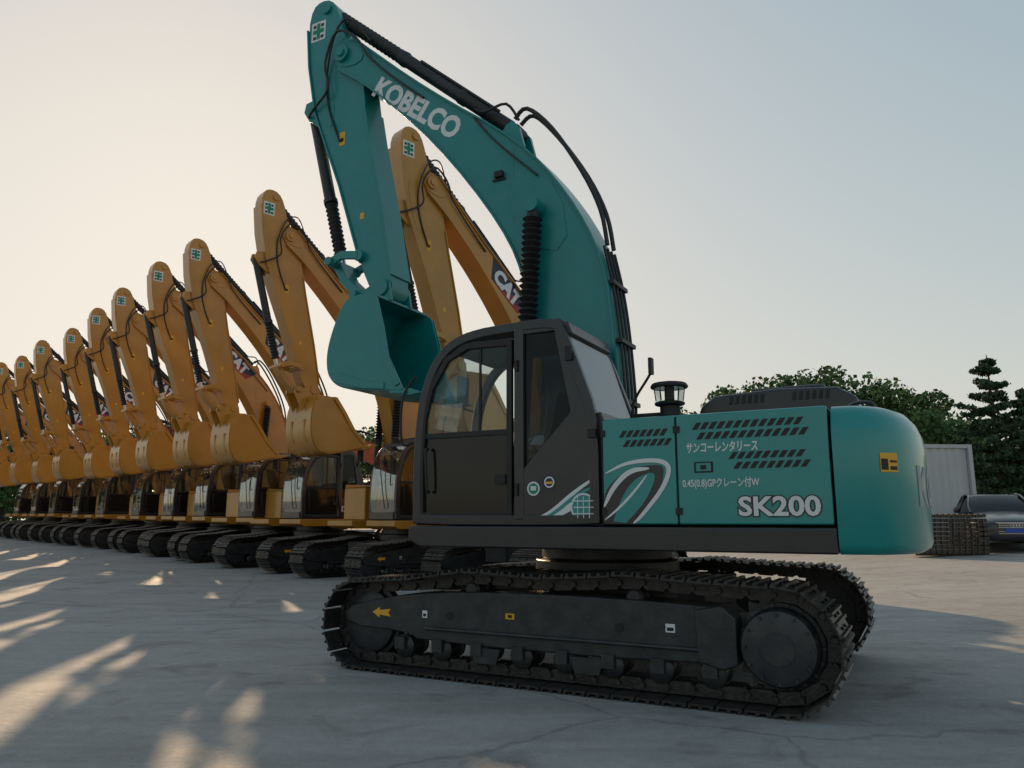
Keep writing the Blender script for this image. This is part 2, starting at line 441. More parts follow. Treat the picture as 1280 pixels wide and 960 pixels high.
    gl.prism([(.19, 2.87), (-.10, 2.87), (-.24, 2.17), (.19, 1.74)], .37, .376, 0)
    gl.ribbon(chaikin_open([(1.30, 1.42), (1.325, 1.75), (1.29, 2.28), (1.20, 2.60), (1.02, 2.84)], 2), .006, .41, 1.31, mi=0)
    gl.ribbon([(-.455, 2.14), (-.205, 2.86)], .006, .42, 1.30, mi=2)
    gl.obj('cab_glass', root, [M['glass'], M['glass_dark'], M['glass_rear']])
    dr = MB()   # door mullions, lower dark door panel, handle
    dr.ribbon([(.33, 1.34), (.33, 2.82), (.76, 2.83), (.97, 2.73), (1.14, 2.48), (1.21, 2.2), (1.23, 1.8), (1.22, 1.34)], .05, 1.33, 1.368, closed=True)
    dr.box(.34, 1.22, 1.328, 1.362, 2.02, 2.065)
    dr.box(.35, 1.20, 1.300, 1.340, 1.36, 2.03, 1)
    dr.box(.62, .64, 1.335, 1.35, 2.07, 2.82)
    dr.tube([(1.13, 1.37, 1.55), (1.13, 1.41, 1.57), (1.15, 1.41, 1.9), (1.15, 1.37, 1.92)], .012)
    dr.box(.36, .46, 1.36, 1.385, 1.60, 1.68)
    for z in (1.5, 2.55): dr.box(.235, .265, 1.37, 1.395, z, z+.1)
    dr.tube([(1.36, 1.3, 2.0), (1.45, 1.36, 2.0), (1.44, 1.38, 2.4), (1.34, 1.32, 2.62)], .012)
    dr.tube([(1.30, .36, 2.4), (1.5, .28, 2.5), (1.5, .26, 2.75)], .012); dr.box(1.48, 1.52, .14, .32, 2.5, 2.8)
    dr.tube([(1.32, 1.0, 1.5), (1.36, 1.0, 1.6), (1.34, .8, 2.3)], .01)
    dr.box(-.27, -.21, 1.366, 1.40, 2.60, 2.72); dr.box(-.47, -.40, 1.366, 1.40, 1.95, 2.02)
    dr.obj('cab_door', root, [M['black'], M['gloss']], .006)
    st = MB()
    st.box(.05, .6, .6, 1.1, 1.5, 1.72); st.prism([(.0, 1.7), (-.14, 2.36), (0.0, 2.40), (.16, 1.72)], .62, 1.08)
    st.prism([(-.12, 2.38), (-.15, 2.58), (-.05, 2.58), (0, 2.40)], .73, .97)
    st.box(.1, .75, 1.12, 1.24, 1.5, 1.82); st.box(.1, .75, .46, .58, 1.5, 1.82)
    st.box(.95, 1.12, .44, .62, 1.75, 2.15); st.box(-.4, -.1, .45, 1.25, 1.3, 1.95)
    st.cyl((.7, 1.18, 1.8), (.76, 1.18, 2.02), .02, 10); st.cyl((.7, .52, 1.8), (.76, .52, 2.02), .02, 10)
    st.obj('operator_seat', root, M['seat'], .03, 3)

    # ---------------- boom
    up = [(-.20, 1.75), (-.24, 2.4), (-.20, 3.1), (-.12, 3.85), (.25, 4.62), (.83, 5.36), (2.01, 6.26), (3.22, 7.36)]
    lo = [(3.44, 7.00), (2.90, 6.60), (1.89, 5.60), (1.0, 4.40), (.72, 3.70), (.48, 2.5), (.22, 1.7)]
    bprof = [up[0]]+chaikin_open(up, 2)[1:]+[(3.36, 7.40), (3.50, 7.33), (3.54, 7.17)]+chaikin_open(lo, 2)+[(.10, 1.56), (-.08, 1.56)]
    bo = MB(); bo.prism(bprof, -.205, .205)
    bo.ribbon([(x-.004, z+.008) for x, z in chaikin_open(up, 2)], .022, -.235, .235)
    bo.ribbon([(x+.004, z-.008) for x, z in chaikin_open(lo, 2)], .022, -.235, .235)
    bo.cyl((3.38, -.26, 7.19), (3.38, .26, 7.19), .11, 28)
    bo.cyl((3.38, -.285, 7.19), (3.38, .285, 7.19), .055, 20)
    for y in (-.16, .11):
        bo.prism([(.80, 5.32), (.86, 5.56), (.94, 5.66), (1.02, 5.62), (1.10, 5.52)], y, y+.05)
    # weld seams / reinforcement plates
    bo.prism(chaikin([(.26, 4.0), (.34, 4.72), (.78, 5.05), (1.0, 4.9), (.80, 4.15)], 1), .2052, .213)
    bo.prism(chaikin([(3.1, 6.98), (3.02, 7.12), (3.3, 7.36), (3.46, 7.3), (3.5, 7.1), (3.38, 7.0)], 1), .2052, .216)
    bo.box(.9, .912, .2052, .2085, 4.45, 5.3)
    bo.cyl((.60, -.42, 4.52), (.60, .42, 4.52), .085, 24)
    bo.cyl((.0, -.30, 1.68), (.0, .30, 1.68), .12, 24)
    front.append(bo.obj('boom', root, P2, .006, 2))
    # arm
    ap = [(3.84, 8.14), (3.66, 8.10), (3.54, 7.92), (3.44, 7.55), (3.24, 7.22), (3.10, 6.95), (3.04, 6.5), (2.95, 6.0), (2.70, 4.94), (2.52, 4.02), (2.55, 3.86), (2.68, 3.84), (2.80, 3.90),
          (3.00, 4.30), (3.38, 5.41), (3.84, 6.52), (3.98, 7.2), (4.04, 7.8), (3.98, 8.07)]
    ar = MB(); ar.prism(chaikin(ap, 1), -.165, .165)
    ar.ribbon([(x+.006, z) for x, z in [(3.00, 4.34), (3.38, 5.41), (3.835, 6.50), (3.98, 7.2), (4.035, 7.76)]], .022, -.19, .19)
    ar.ribbon([(x-.006, z) for x, z in [(3.03, 6.4), (2.95, 6.0), (2.70, 4.94), (2.54, 4.12)]], .022, -.19, .19)
    ar.cyl((2.65, -.24, 3.97), (2.65, .24, 3.97), .10, 24)
    ar.cyl((3.72, -.2, 7.98), (3.72, .2, 7.98), .07, 20)
    ar.cyl((3.00, -.24, 4.42), (3.00, .24, 4.42), .07, 20)
    ar.prism(chaikin([(3.62, 7.0), (3.5, 6.4), (3.6, 6.2), (3.76, 6.55), (3.88, 7.2)], 1), .1652, .171)
    for y in (-.13, .08): ar.prism([(3.78, 6.3), (3.86, 6.75), (4.05, 6.72), (4.08, 6.6), (3.98, 6.45)], y, y+.05)
    front.append(ar.obj('arm', root, P2, .006, 2))
    # linkage
    lk = MB()
    for y in (-.26, .20): lk.ribbon([(3.00, 4.42), (3.25, 4.46), (3.42, 4.40)], .10, y, y+.05)
    lk.ribbon([(3.42, 4.40), (3.30, 4.18), (3.02, 3.93)], .11, -.12, .12)
    lk.cyl((3.42, -.29, 4.40), (3.42, .29, 4.40), .055, 18); lk.cyl((3.02, -.29, 3.93), (3.02, .29, 3.93), .055, 18)
    front.append(lk.obj('bucket_linkage', root, P2, .01))
    # bucket
    bk = MB()
    shell = chaikin_open([(2.52, 3.80), (2.78, 3.80), (2.90, 3.76), (3.04, 3.50), (3.13, 3.22), (3.13, 3.0), (3.07, 2.86), (2.92, 2.77), (2.70, 2.73), (2.08, 2.66)], 2)
    bk.ribbon(shell, .03, -.52, .52)
    side = shell+[(2.06, 2.68), (2.10, 2.76), (2.26, 3.05), (2.34, 3.40), (2.44, 3.74)]
    for a, bb in ((.522, .548), (-.548, -.522)):
        bk.prism(side, a, bb)
    bk.ribbon([(2.12, 2.72), (2.28, 3.05), (2.36, 3.40), (2.46, 3.72)], .07, .549, .566)
    bk.ribbon([(2.12, 2.72), (2.28, 3.05), (2.36, 3.40), (2.46, 3.72)], .07, -.566, -.549)
    bk.ribbon([(3.06, 3.5), (3.145, 3.12), (3.07, 2.84)], .03, -.3, -.22); bk.ribbon([(3.06, 3.5), (3.145, 3.12), (3.07, 2.84)], .03, .22, .3)
    bk.prism([(3.02, 2.83), (2.6, 2.72), (2.3, 2.69), (2.3, 2.76), (2.6, 2.81), (2.94, 2.93)], .549, .562)
    bk.ribbon([(2.22, 2.655), (2.0, 2.635)], .035, -.56, .56)
    for i in range(5):
        y = -.5+i*.25
        bk.prism([(2.10, 2.685), (1.96, 2.675), (1.82, 2.62), (1.96, 2.605), (2.10, 2.61)], y-.04, y+.04)
    for y in (-.21, .17):
        bk.prism([(2.5, 3.80), (2.54, 4.02), (2.62, 4.08), (2.72, 4.06), (2.9, 3.98), (3.0, 4.02), (3.09, 3.96), (3.10, 3.86), (3.02, 3.66), (2.9, 3.76)], y, y+.04)
    if not kob:
        ca, sa = math.cos(math.radians(20)), math.sin(math.radians(20)); k_ = 1.12
        def rot(x, y, z):
            f = 1.0 if z < 3.79 else 0.0
            dx, dz = x-2.65, z-3.97
            return (2.65+k_*(dx*ca+dz*sa), y*1.06, 3.97+k_*(-dx*sa+dz*ca)) if f else (x, y, z)
        bk.v = [rot(*p) for p in bk.v]
    front.append(bk.obj('bucket', root, P2, .005))
    # hydraulic cylinders
    hy = MB()
    a0 = Vector((3.70, 0, 7.99)); a1 = Vector((.95, 0, 5.58)); dd = a1-a0
    hy.bellows(a0+dd*.03, a0+dd*.40, .07, .09, 16, 0)
    hy.lathe(a0+dd*.40, a1-dd*.02, [(0, .09), (.04, .098), (.06, .083), (.55, .083), (.56, .094), (.6, .094), (.61, .083), (.97, .083), (1, .05)], 24, 0)
    hy.cyl(a1+Vector((0, -.09, 0)), a1+Vector((0, .09, 0)), .07, 18, mi=0)
    hy.tube([a0+dd*.5+Vector((-.06, .05, .06)), a0+dd*.7+Vector((-.06, .05, .06)), a0+dd*.9+Vector((-.06, .05, .06))], .016, mi=0)
    b0 = Vector((4.02, 0, 6.62)); b1 = Vector((3.42, 0, 4.40)); dd = b1-b0
    hy.lathe(b0, b0+dd*.60, [(0, .05), (.03, .075), (.95, .075), (.96, .09), (1, .09)], 22, 0)
    hy.bellows(b0+dd*.60, b0+dd*.93, .062, .085, 12, 0)
    hy.cyl(b0+dd*.93, b1, .045, 14, mi=1)
    for y in (.34, -.34):
        c0 = Vector((.60, y, 4.52)); c1 = Vector((.78, y, 1.5)); dd = c1-c0
        hy.lathe(c0+Vector((0, -.06, 0)), c0+Vector((0, .06, 0)), [(0, .08), (1, .08)], 18, 0)
        hy.lathe(c0, c0+dd*.05, [(0, .05), (1, .07)], 18, 0)
        hy.bellows(c0+dd*.04, c0+dd*.47, .068, .105, 20, 0)
        hy.lathe(c0+dd*.47, c1, [(0, .09), (.03, .09), (.04, .078), (1, .078)], 22, 0)
    front.append(hy.obj('hydraulic_cylinders', root, [M['rubber'], M['chrome']]))
    # hoses
    hs = MB()
    for k, y in enumerate((-.15, -.05, .05, .15)):
        hs.tube([(-.12+.02, y, 4.02), (-.185, y, 3.6), (-.245, y, 3.1), (-.285, y, 2.4), (-.25, y, 1.9)], .015)
    for k, y in enumerate((-.1, .08)):
        hs.tube([(.96, y*.8, 5.72), (.80, y, 5.80), (.50, y, 5.46+.03*k), (.16, y, 4.92), (-.04, y, 4.45), (-.11, y, 4.05)], .024)
    for z, xx in ((3.0, -.25), (3.6, -.18), (2.4, -.28)): hs.box(xx-.035, xx+.03, -.2, .2, z, z+.04)
    for y in (.245, ):
        hs.tube([(2.95, y, 7.02), (3.1, y+.06, 7.28), (3.4, y+.08, 7.45), (3.62, y+.03, 7.1), (3.58, y, 6.75), (3.85, y-.04, 6.55), (3.98, y-.1, 6.5)], .017)
        hs.tube([(2.1, y-.02, 6.22), (2.6, y, 6.66), (2.95, y, 7.02)], .015)
        hs.tube([(3.0, y-.1, 7.3), (3.25, y+.02, 7.62), (3.5, y, 7.5), (3.65, y-.05, 7.0), (3.6, y-.06, 6.5), (3.4, y-.06, 6.0)], .014)
    hs.tube([(.6, .24, 4.9), (1.1, .25, 5.4), (1.4, .22, 5.78)], .012)
    hs.tube([(.88, .12, 5.66), (1.0, .2, 5.85), (1.3, .15, 5.86), (1.5, .05, 6.0)], .016)
    front.append(hs.obj('hydraulic_hoses', root, M['rubber']))
    # decals on boom / arm
    dc = MB(); y0, y1 = .1655, .1685
    ox = -.10
    dc.box(3.84+ox, 4.08+ox, y0, y1, 7.56, 7.84, 0)
    dc.box(3.93+ox, 3.99+ox, y1, y1+.001, 7.585, 7.815, 1); dc.box(3.865+ox, 4.055+ox, y1+.0011, y1+.002, 7.67, 7.73, 1)
    for x in (3.87, 4.0):
        for z in (7.59, 7.755): dc.box(x+ox, x+.05+ox, y1, y1+.001, z, z+.045, 2)
    dc.box(3.33, 3.42, y0, y1, 5.95, 6.13, 3); dc.box(3.35, 3.40, y1, y1+.001, 6.0, 6.05, 2)
    dc.box(2.98, 3.04, y0, y1, 4.9, 4.98, 3)
    front.append(dc.obj('safety_decals', root, [M['white'], M['green'], M['black'], M['label']]))
    if kob:
        lt = MB(); lt.box(1.02, 1.12, .206, .26, 4.98, 5.05); lt.box(1.0, 1.16, .212, .225, 4.95, 4.98)
        lt.obj('work_lamp', root, M['black'], .008)
        text('KOBELCO', .34, (2.23, .2065, 6.13), (-.80, 0, -.60), root, M['white'], 'boom_lettering', bold=.014, sx=.98)
        # body lettering
        text('SK200', .185, (-1.83, 1.3835, 1.39), (-1, 0, 0), root, M['charcoal'], 'model_lettering_outline', bold=.014, sx=1.15)  # bolder charcoal layer: printed outline around the white letters
        text('SK200', .185, (-1.83, 1.3865, 1.39), (-1, 0, 0), root, M['white'], 'model_lettering', bold=.005, sx=1.15)
        text('サンコーレンタリース', .085, (-1.45, 1.384, 1.825), (-1, 0, 0), root, M['white'], 'company_lettering', bold=.002, sx=.62, shear=.1)
        text('0.45(0.8)GPクレーン付W', .075, (-1.43, 1.384, 1.565), (-1, 0, 0), root, M['white'], 'spec_lettering', bold=.001, sx=.68)
        kk = text('KOBELCO', .38, (-2.78, .0, 1.52), (0, -1, 0), root, M['white'], 'counterweight_lettering', bold=.012, normal=(-1, 0, 0), sx=1.15)
        for vtx in kk.data.vertices:
            yy = min(1.38, abs(vtx.co.x*1.15)); cth = (yy/1.385)**(1/.55); sth = math.sqrt(max(0, 1-cth*cth))
            vtx.co.z = 2.205+.57*sth**.8-2.78+.004
        s = MB(); a, bb = 1.383, 1.3845
        # dark swoosh field and stripes on door, continuing over the cab corner
        s.prism(chaikin_open([(-.522, 1.27), (-.522, 1.50), (-.60, 1.60), (-.75, 1.70), (-.98, 1.72), (-1.02, 1.68), (-.98, 1.52), (-.86, 1.38), (-.76, 1.27)], 2), a, bb, 0)
        s.prism(chaikin_open([(-.60, 1.29), (-.66, 1.45), (-.76, 1.60), (-.92, 1.67), (-.95, 1.62), (-.88, 1.47), (-.78, 1.35), (-.70, 1.28)], 2), bb, bb+.001, 2)
        crescent(s, [(-.54, 1.66), (-.74, 1.75), (-1.06, 1.75), (-1.04, 1.58), (-.82, 1.32), (-.76, 1.275)], .035, bb+.0012, bb+.002, 1)
        crescent(s, [(-.525, 1.40), (-.60, 1.55), (-.74, 1.68), (-.90, 1.69)], .04, bb+.0012, bb+.002, 1)
        crescent(s, [(-.53, 1.30), (-.66, 1.40), (-.78, 1.52), (-.88, 1.64)], .02, bb+.0012, bb+.002, 1)
        s.obj('side_graphics', root, [M['charcoal'], M['white'], P])
        q = MB(); a = 1.3665
        crescent(q, [(.10, 1.30), (-.06, 1.36), (-.26, 1.52), (-.46, 1.64)], .032, a, a+.0015, 0)
        crescent(q, [(-.02, 1.30), (-.14, 1.36), (-.30, 1.44), (-.46, 1.46)], .06, a, a+.0015, 0)
        crescent(q, [(.04, 1.30), (-.10, 1.36), (-.28, 1.50), (-.46, 1.57)], .03, a+.0016, a+.0024, 1)
        q.lathe((-.345, a, 1.40), (-.345, a+.003, 1.40), [(0, .112), (1, .112)], 36, 0)
        q.lathe((-.345, a+.003, 1.40), (-.345, a+.0045, 1.40), [(0, .097), (1, .097)], 36, 1)
        for k in (-.05, 0, .05):
            q.box(-.345-.085, -.345+.085, a+.0045, a+.0055, 1.40+k-.004, 1.40+k+.004, 0)
            q.box(-.345+k-.003, -.345+k+.003, a+.0056, a+.0066, 1.315, 1.485, 0)
        q.lathe((.10, a, 1.555), (.10, a+.0015, 1.555), [(0, .058), (1, .058)], 30, 0)
        q.lathe((.10, a+.0015, 1.555), (.10, a+.0025, 1.555), [(0, .044), (1, .044)], 30, 2); q.box(.075, .125, a+.0025, a+.0035, 1.54, 1.575, 0)
        q.lathe((-.045, a, 1.605), (-.045, a+.0015, 1.605), [(0, .062), (1, .062)], 30, 3)
        q.lathe((-.045, a+.0015, 1.605), (-.045, a+.0025, 1.605), [(0, .046), (1, .046)], 30, 0); q.lathe((-.045, a+.0025, 1.605), (-.045, a+.0035, 1.605), [(0, .034), (1, .034)], 30, 3)
        q.box(-.075, -.015, a+.0036, a+.0044, 1.59, 1.61, 4)
        q.obj('cab_graphics', root, [M['white'], P, M['green'], M['navy'], M['label']])
        # side box marking / door lock / labels
        w = MB(); w.box(-1.385, -1.245, 1.381, 1.386, 1.645, 1.725, 1); w.box(-1.37, -1.26, 1.386, 1.390, 1.655, 1.715, 0); w.box(-1.335, -1.295, 1.39, 1.398, 1.67, 1.70, 1)
        w.obj('door_lock', root, [P, M['black']], .004)
        l = MB()
        def strip(a0, a1, z0, z1, off, mi, n=6):
            o = []
            for i in range(n+1):
                aa = math.radians(a0+(a1-a0)*i/n); X, y = cw_pt(aa); X2, y2 = cw_pt(aa+.01)
                t = Vector((X2-X, y2-y)).normalized(); nn = Vector((t.y, -t.x))
                if nn.x > 0: nn = -nn
                o.append((X+nn.x*off, y+nn.y*off))
            vs = [(x, y, z0) for x, y in o]+[(x, y, z1) for x, y in o]
            l.add(vs, [(i, i+1, n+2+i, n+1+i) for i in range(n)], mi)
        strip(25, 38, 1.62, 1.75, .004, 0); strip(25.6, 30.5, 1.635, 1.71, .006, 1); strip(32, 37.4, 1.635, 1.66, .006, 1); strip(32, 37.4, 1.685, 1.70, .006, 1)
        l.obj('warning_label', root, [M['label'], M['black']], recalc=False)
    else:
        s = MB(); a = .207
        # boom trade decal
        cx, cz = 1.55, 5.62
        ux, uz = -.77, -.64; vx, vz = -.64, .77
        def W(u, v): return (cx+ux*u+vx*v, cz+uz*u+vz*v)
        s.prism([W(-.62, .20), W(.62, .20), W(.50, -.16), W(-.38, -.16)], a, a+.002, 0)
        s.prism([W(-.1, -.16), W(.5, -.16), W(.2, 0.03)], a+.002, a+.003, 1)
        s.prism([W(.50, -.155), W(.55, .02), W(.3, -.1), W(-.36, -.155)], a+.0031, a+.0036, 1)
        s.box(-1.10, -.6, 1.383, 1.385, 1.4, 1.9, 2)
        front.append(s.obj('boom_decal', root, [M['navy'], M['red'], M['black']]))
        t = text('CAT', .38, (cx, a+.004, cz+.01), (ux, 0, uz), root, M['white'], 'boom_lettering', bold=.022)
        front.append(t)
        text('320D', .2, (.02, 1.372, 1.5), (-1, 0, 0), root, M['white'], 'model_lettering', bold=.008)
    return front

# ------------------------------------------------------------------ ground height
def sp(x, k=1.5):
    return k*math.log1p(math.exp(max(-30, min(30, x/k))))
def gz(x, y):
    return 0.014*min(sp(y-14), 40)+0.058*min(sp(x-5.5), 11)*(1/(1+math.exp(max(-30, min(30, -(y-9)/1.5)))))

# ------------------------------------------------------------------ machines
K = empty('excavator', (.91, 7.51, 0), math.atan2(.472, -.882))
build_excavator(K, M['teal'], M['teal2'], True)

row_head = math.atan2(-.68, -.73)
tops = [(-1.85, 12.7), (-5.1, 15.15), (-7.8, 18.0), (-9.6, 20.0), (-11.9, 22.6), (-13.9, 24.9), (-16.2, 27.4), (-19.0, 30.3), (-21.4, 32.7), (-23.9, 35.2), (-26.4, 37.8), (-29, 40.5)]
def place(tx, ty, head, e):
    cx = tx-3.75*math.cos(head); cy = ty-3.75*math.sin(head)
    e.location = (cx, cy, gz(cx, cy)); e.rotation_euler = (0, 0, head)
C0 = empty('excavator.001', (0, 0, 0)); place(tops[0][0], tops[0][1], row_head, C0)
fr = build_excavator(C0, M['yellow'], M['yellow'], False)
kids = list(C0.children); frs = set(o.name for o in fr)
# bake modifiers once so every copy shares the same mesh data
bpy.context.view_layer.update()
dg = bpy.context.evaluated_depsgraph_get()
for k in kids:
    if k.modifiers:
        me = bpy.data.meshes.new_from_object(k.evaluated_get(dg), preserve_all_data_layers=True, depsgraph=dg)
        k.modifiers.clear(); k.data = me
def copy_machine(e, paint=None, rot=0.0):
    for k in kids:
        if paint and ('decal' in k.name or 'lettering' in k.name): continue
        c = k.copy(); COL.objects.link(c); c.parent = e; c.matrix_local = k.matrix_local.copy()
        if rot and k.name in frs:
            T = Matrix.Translation((0, 0, 1.68)) @ Matrix.Rotation(rot, 4, 'Y') @ Matrix.Translation((0, 0, -1.68))
            c.matrix_local = T @ k.matrix_local
        if paint:
            for sl in c.material_slots:
                if sl.material and sl.material.name.startswith('yellow_paint'):
                    sl.link = 'OBJECT'; sl.material = paint
for i, (tx, ty) in enumerate(tops[1:]):
    e = empty('excavator', (0, 0, 0)); place(tx, ty, row_head+rnd.uniform(-.03, .03), e)
    sc = rnd.uniform(.985, 1.015); e.scale = (sc, sc, sc)
    copy_machine(e)
e = empty('excavator', (-3.2, 31, gz(-3.2, 31)), math.radians(195)); copy_machine(e, M['orange'], math.radians(36))
e = empty('excavator', (-12.0, 38, gz(-12, 38)), math.radians(195)); copy_machine(e, M['orange'], math.radians(24))

# ------------------------------------------------------------------ ground
gm = bpy.data.materials.new('concrete_yard'); gm.use_nodes = True
N = gm.node_tree.nodes; L = gm.node_tree.links; b = N['Principled BSDF']
tc = N.new('ShaderNodeTexCoord')
def noise(scale, detail=6, rough=.6, src=None, dist=0):
    n = N.new('ShaderNodeTexNoise'); n.inputs['Scale'].default_value = scale; n.inputs['Detail'].default_value = detail
    n.inputs['Roughness'].default_value = rough; n.inputs['Distortion'].default_value = dist
    L.new(src or tc.outputs['Object'], n.inputs['Vector']); return n
def ramp(src, stops):
    r = N.new('ShaderNodeValToRGB'); el = r.color_ramp.elements
    el[0].position, el[0].color = stops[0][0], stops[0][1]+(1,)
    el[1].position, el[1].color = stops[-1][0], stops[-1][1]+(1,)
    for p, c in stops[1:-1]:
        x = el.new(p); x.color = c+(1,)
    L.new(src, r.inputs[0]); return r
def mul(a, bb, fac=1.0, mode='MULTIPLY'):
    m = N.new('ShaderNodeMix'); m.data_type = 'RGBA'; m.blend_type = mode; m.inputs['Factor'].default_value = fac
    L.new(a, m.inputs[6]); L.new(bb, m.inputs[7]); return m.outputs[2]
base = ramp(noise(.35, 8, .65).outputs['Fac'], [(.3, (.36, .35, .335)), (.5, (.43, .42, .40)), (.72, (.49, .475, .455))])
fine = ramp(noise(9, 8, .75).outputs['Fac'], [(.25, (.76, .76, .76)), (.75, (1, 1, 1))])
grit = ramp(noise(60, 3, .7).outputs['Fac'], [(.3, (.80, .80, .80)), (.7, (1, 1, 1))])
mpg = N.new('ShaderNodeMapping'); mpg.inputs['Scale'].default_value = (.5, 2.6, 1); mpg.inputs['Rotation'].default_value = (0, 0, .6)
L.new(tc.outputs['Object'], mpg.inputs[0])
streak = ramp(noise(1.0, 6, .6, mpg.outputs[0], .6).outputs['Fac'], [(.36, (.84, .83, .82)), (.55, (1, 1, 1))])
stain = ramp(noise(1.3, 6, .6, dist=1.2).outputs['Fac'], [(.28, (.66, .65, .64)), (.42, (1, 1, 1))])
wn = noise(1.2, 5, .6)
vm = N.new('ShaderNodeVectorMath'); vm.operation = 'SCALE'; vm.inputs['Scale'].default_value = .5; L.new(wn.outputs['Color'], vm.inputs[0])
va = N.new('ShaderNodeVectorMath'); L.new(tc.outputs['Object'], va.inputs[0]); L.new(vm.outputs[0], va.inputs[1])
vo = N.new('ShaderNodeTexVoronoi'); vo.feature = 'DISTANCE_TO_EDGE'; vo.inputs['Scale'].default_value = .13; L.new(va.outputs[0], vo.inputs['Vector'])
crack = ramp(vo.outputs['Distance'], [(.0, (.45, .44, .43)), (.0025, (1, 1, 1))])
col = mul(base.outputs[0], fine.outputs[0]); col = mul(col, grit.outputs[0]); col = mul(col, streak.outputs[0]); col = mul(col, stain.outputs[0]); col = mul(col, crack.outputs[0], .5)
L.new(col, b.inputs['Base Color']); b.inputs['Specular IOR Level'].default_value = .3
rr = N.new('ShaderNodeMapRange'); rr.inputs[3].default_value = .65; rr.inputs[4].default_value = .95; L.new(noise(2.2, 4).outputs['Fac'], rr.inputs[0]); L.new(rr.outputs[0], b.inputs['Roughness'])
bp = N.new('ShaderNodeBump'); bp.inputs['Strength'].default_value = .45; bp.inputs['Distance'].default_value = .02
L.new(noise(22, 6, .7).outputs['Fac'], bp.inputs['Height']); L.new(bp.outputs[0], b.inputs['Normal'])
xs = sorted(set([-1500, -600, -250, -120, -80]+[-60+i*1.5 for i in range(81)]+[80, 120, 250, 600, 1500]))
ys = sorted(set([-1500, -500, -150, -60, -30]+[-15+i*1.5 for i in range(61)]+[90, 120, 250, 600, 1500]))
g = MB(); nx = len(xs)
vs = [(x, y, gz(x, y)) for y in ys for x in xs]
fs = [(j*nx+i, j*nx+i+1, (j+1)*nx+i+1, (j+1)*nx+i) for j in range(len(ys)-1) for i in range(nx-1)]
g.add(vs, fs); g.obj('ground', None, gm)

# ------------------------------------------------------------------ vegetation
def leafmat(name, c0, c1, sc):
    m = bpy.data.materials.new(name); m.use_nodes = True
    N = m.node_tree.nodes; L = m.node_tree.links; b = N['Principled BSDF']
    tc = N.new('ShaderNodeTexCoord'); n = N.new('ShaderNodeTexNoise'); n.inputs['Scale'].default_value = sc; n.inputs['Detail'].default_value = 4
    L.new(tc.outputs['Object'], n.inputs[0]); r = N.new('ShaderNodeValToRGB'); r.color_ramp.elements[0].position = .35; r.color_ramp.elements[1].position = .65
    r.color_ramp.elements[0].color = c0+(1,); r.color_ramp.elements[1].color = c1+(1,); L.new(n.outputs['Fac'], r.inputs[0]); L.new(r.outputs[0], b.inputs['Base Color'])
    b.inputs['Roughness'].default_value = .7
    return m
LM = leafmat('broadleaf_foliage', (.035, .085, .018), (.10, .18, .045), .5)
PM = leafmat('needle_foliage', (.018, .045, .02), (.045, .09, .035), 1.2)
BK = mat('bark', (.06, .045, .032), .9, 0, .3, 6, .4, 20)
rs = np.random.RandomState(3)
def leaves(mb, cen, rad, n, size, mi=0, shell=.55):
    d = rs.normal(size=(n, 3)); d /= np.linalg.norm(d, axis=1)[:, None]
    r = shell+(1-shell)*rs.rand(n); p = np.array(cen)+d*r[:, None]*np.array(rad)
    a = rs.normal(size=(n, 3)); a /= np.linalg.norm(a, axis=1)[:, None]
    c = np.cross(a, rs.normal(size=(n, 3))); c /= np.linalg.norm(c, axis=1)[:, None]
    s = size*(.6+.8*rs.rand(n))[:, None]
    q = np.stack([p-a*s, p+c*s*.6, p+a*s, p-c*s*.6], axis=1).reshape(-1, 3)
    o = len(mb.v); mb.v += [tuple(x) for x in q.tolist()]
    mb.f += [(o+4*i, o+4*i+1, o+4*i+2, o+4*i+3) for i in range(n)]; mb.m += [mi]*n
def broadleaf(mb, x, y, h, w, nc=24):
    z0 = gz(x, y)
    mb.lathe((x, y, z0), (x, y, z0+h*.55), [(0, w*.07), (1, w*.03)], 8, 1)
    for k in range(nc):
        a = rs.rand()*6.283; rr = w*(.1+.62*rs.rand()); q = (.12+.78*((k+rs.rand())/nc)); zz = z0+h*q
        f = math.sqrt(max(0.05, 1-max(0, (q-.45)/.55)**2))
        cx, cy = x+rr*f*math.cos(a), y+rr*f*math.sin(a)
        mb.tube([(x, y, z0+h*.3), (cx, cy, zz)], .06, 5, 1, 0)
        s = w*(.24+.14*rs.rand())
        leaves(mb, (cx, cy, zz), (s, s, s*.75), 210, .17)
tm = MB()
spots = [(10.5, 52, 7.8, 4.0), (13.5, 50, 8.9, 4.4), (16.2, 51.5, 9.9, 4.8), (19.0, 49.5, 10.2, 4.8), (21.8, 51.5, 10.2, 4.8), (24.4, 49.5, 9.7, 4.6), (27.0, 51, 8.7, 4.3), (29.3, 50, 6.8, 3.6), (32.3, 51, 5.0, 3.6), (35.5, 50, 4.8, 4.0), (39, 52, 5.2, 4.2), (43, 52, 5.0, 4.2)]
for s in spots: broadleaf(tm, *s, nc=30)
for i in range(20):   # belt behind the machine row
    X = -60+i*3.5+rs.uniform(-1, 1); broadleaf(tm, X, 60+rs.uniform(-3, 4), 8.0+rs.uniform(-1.2, 1.0), 4.9, nc=22)
tm.obj('distant_trees', None, [LM, BK], recalc=False)

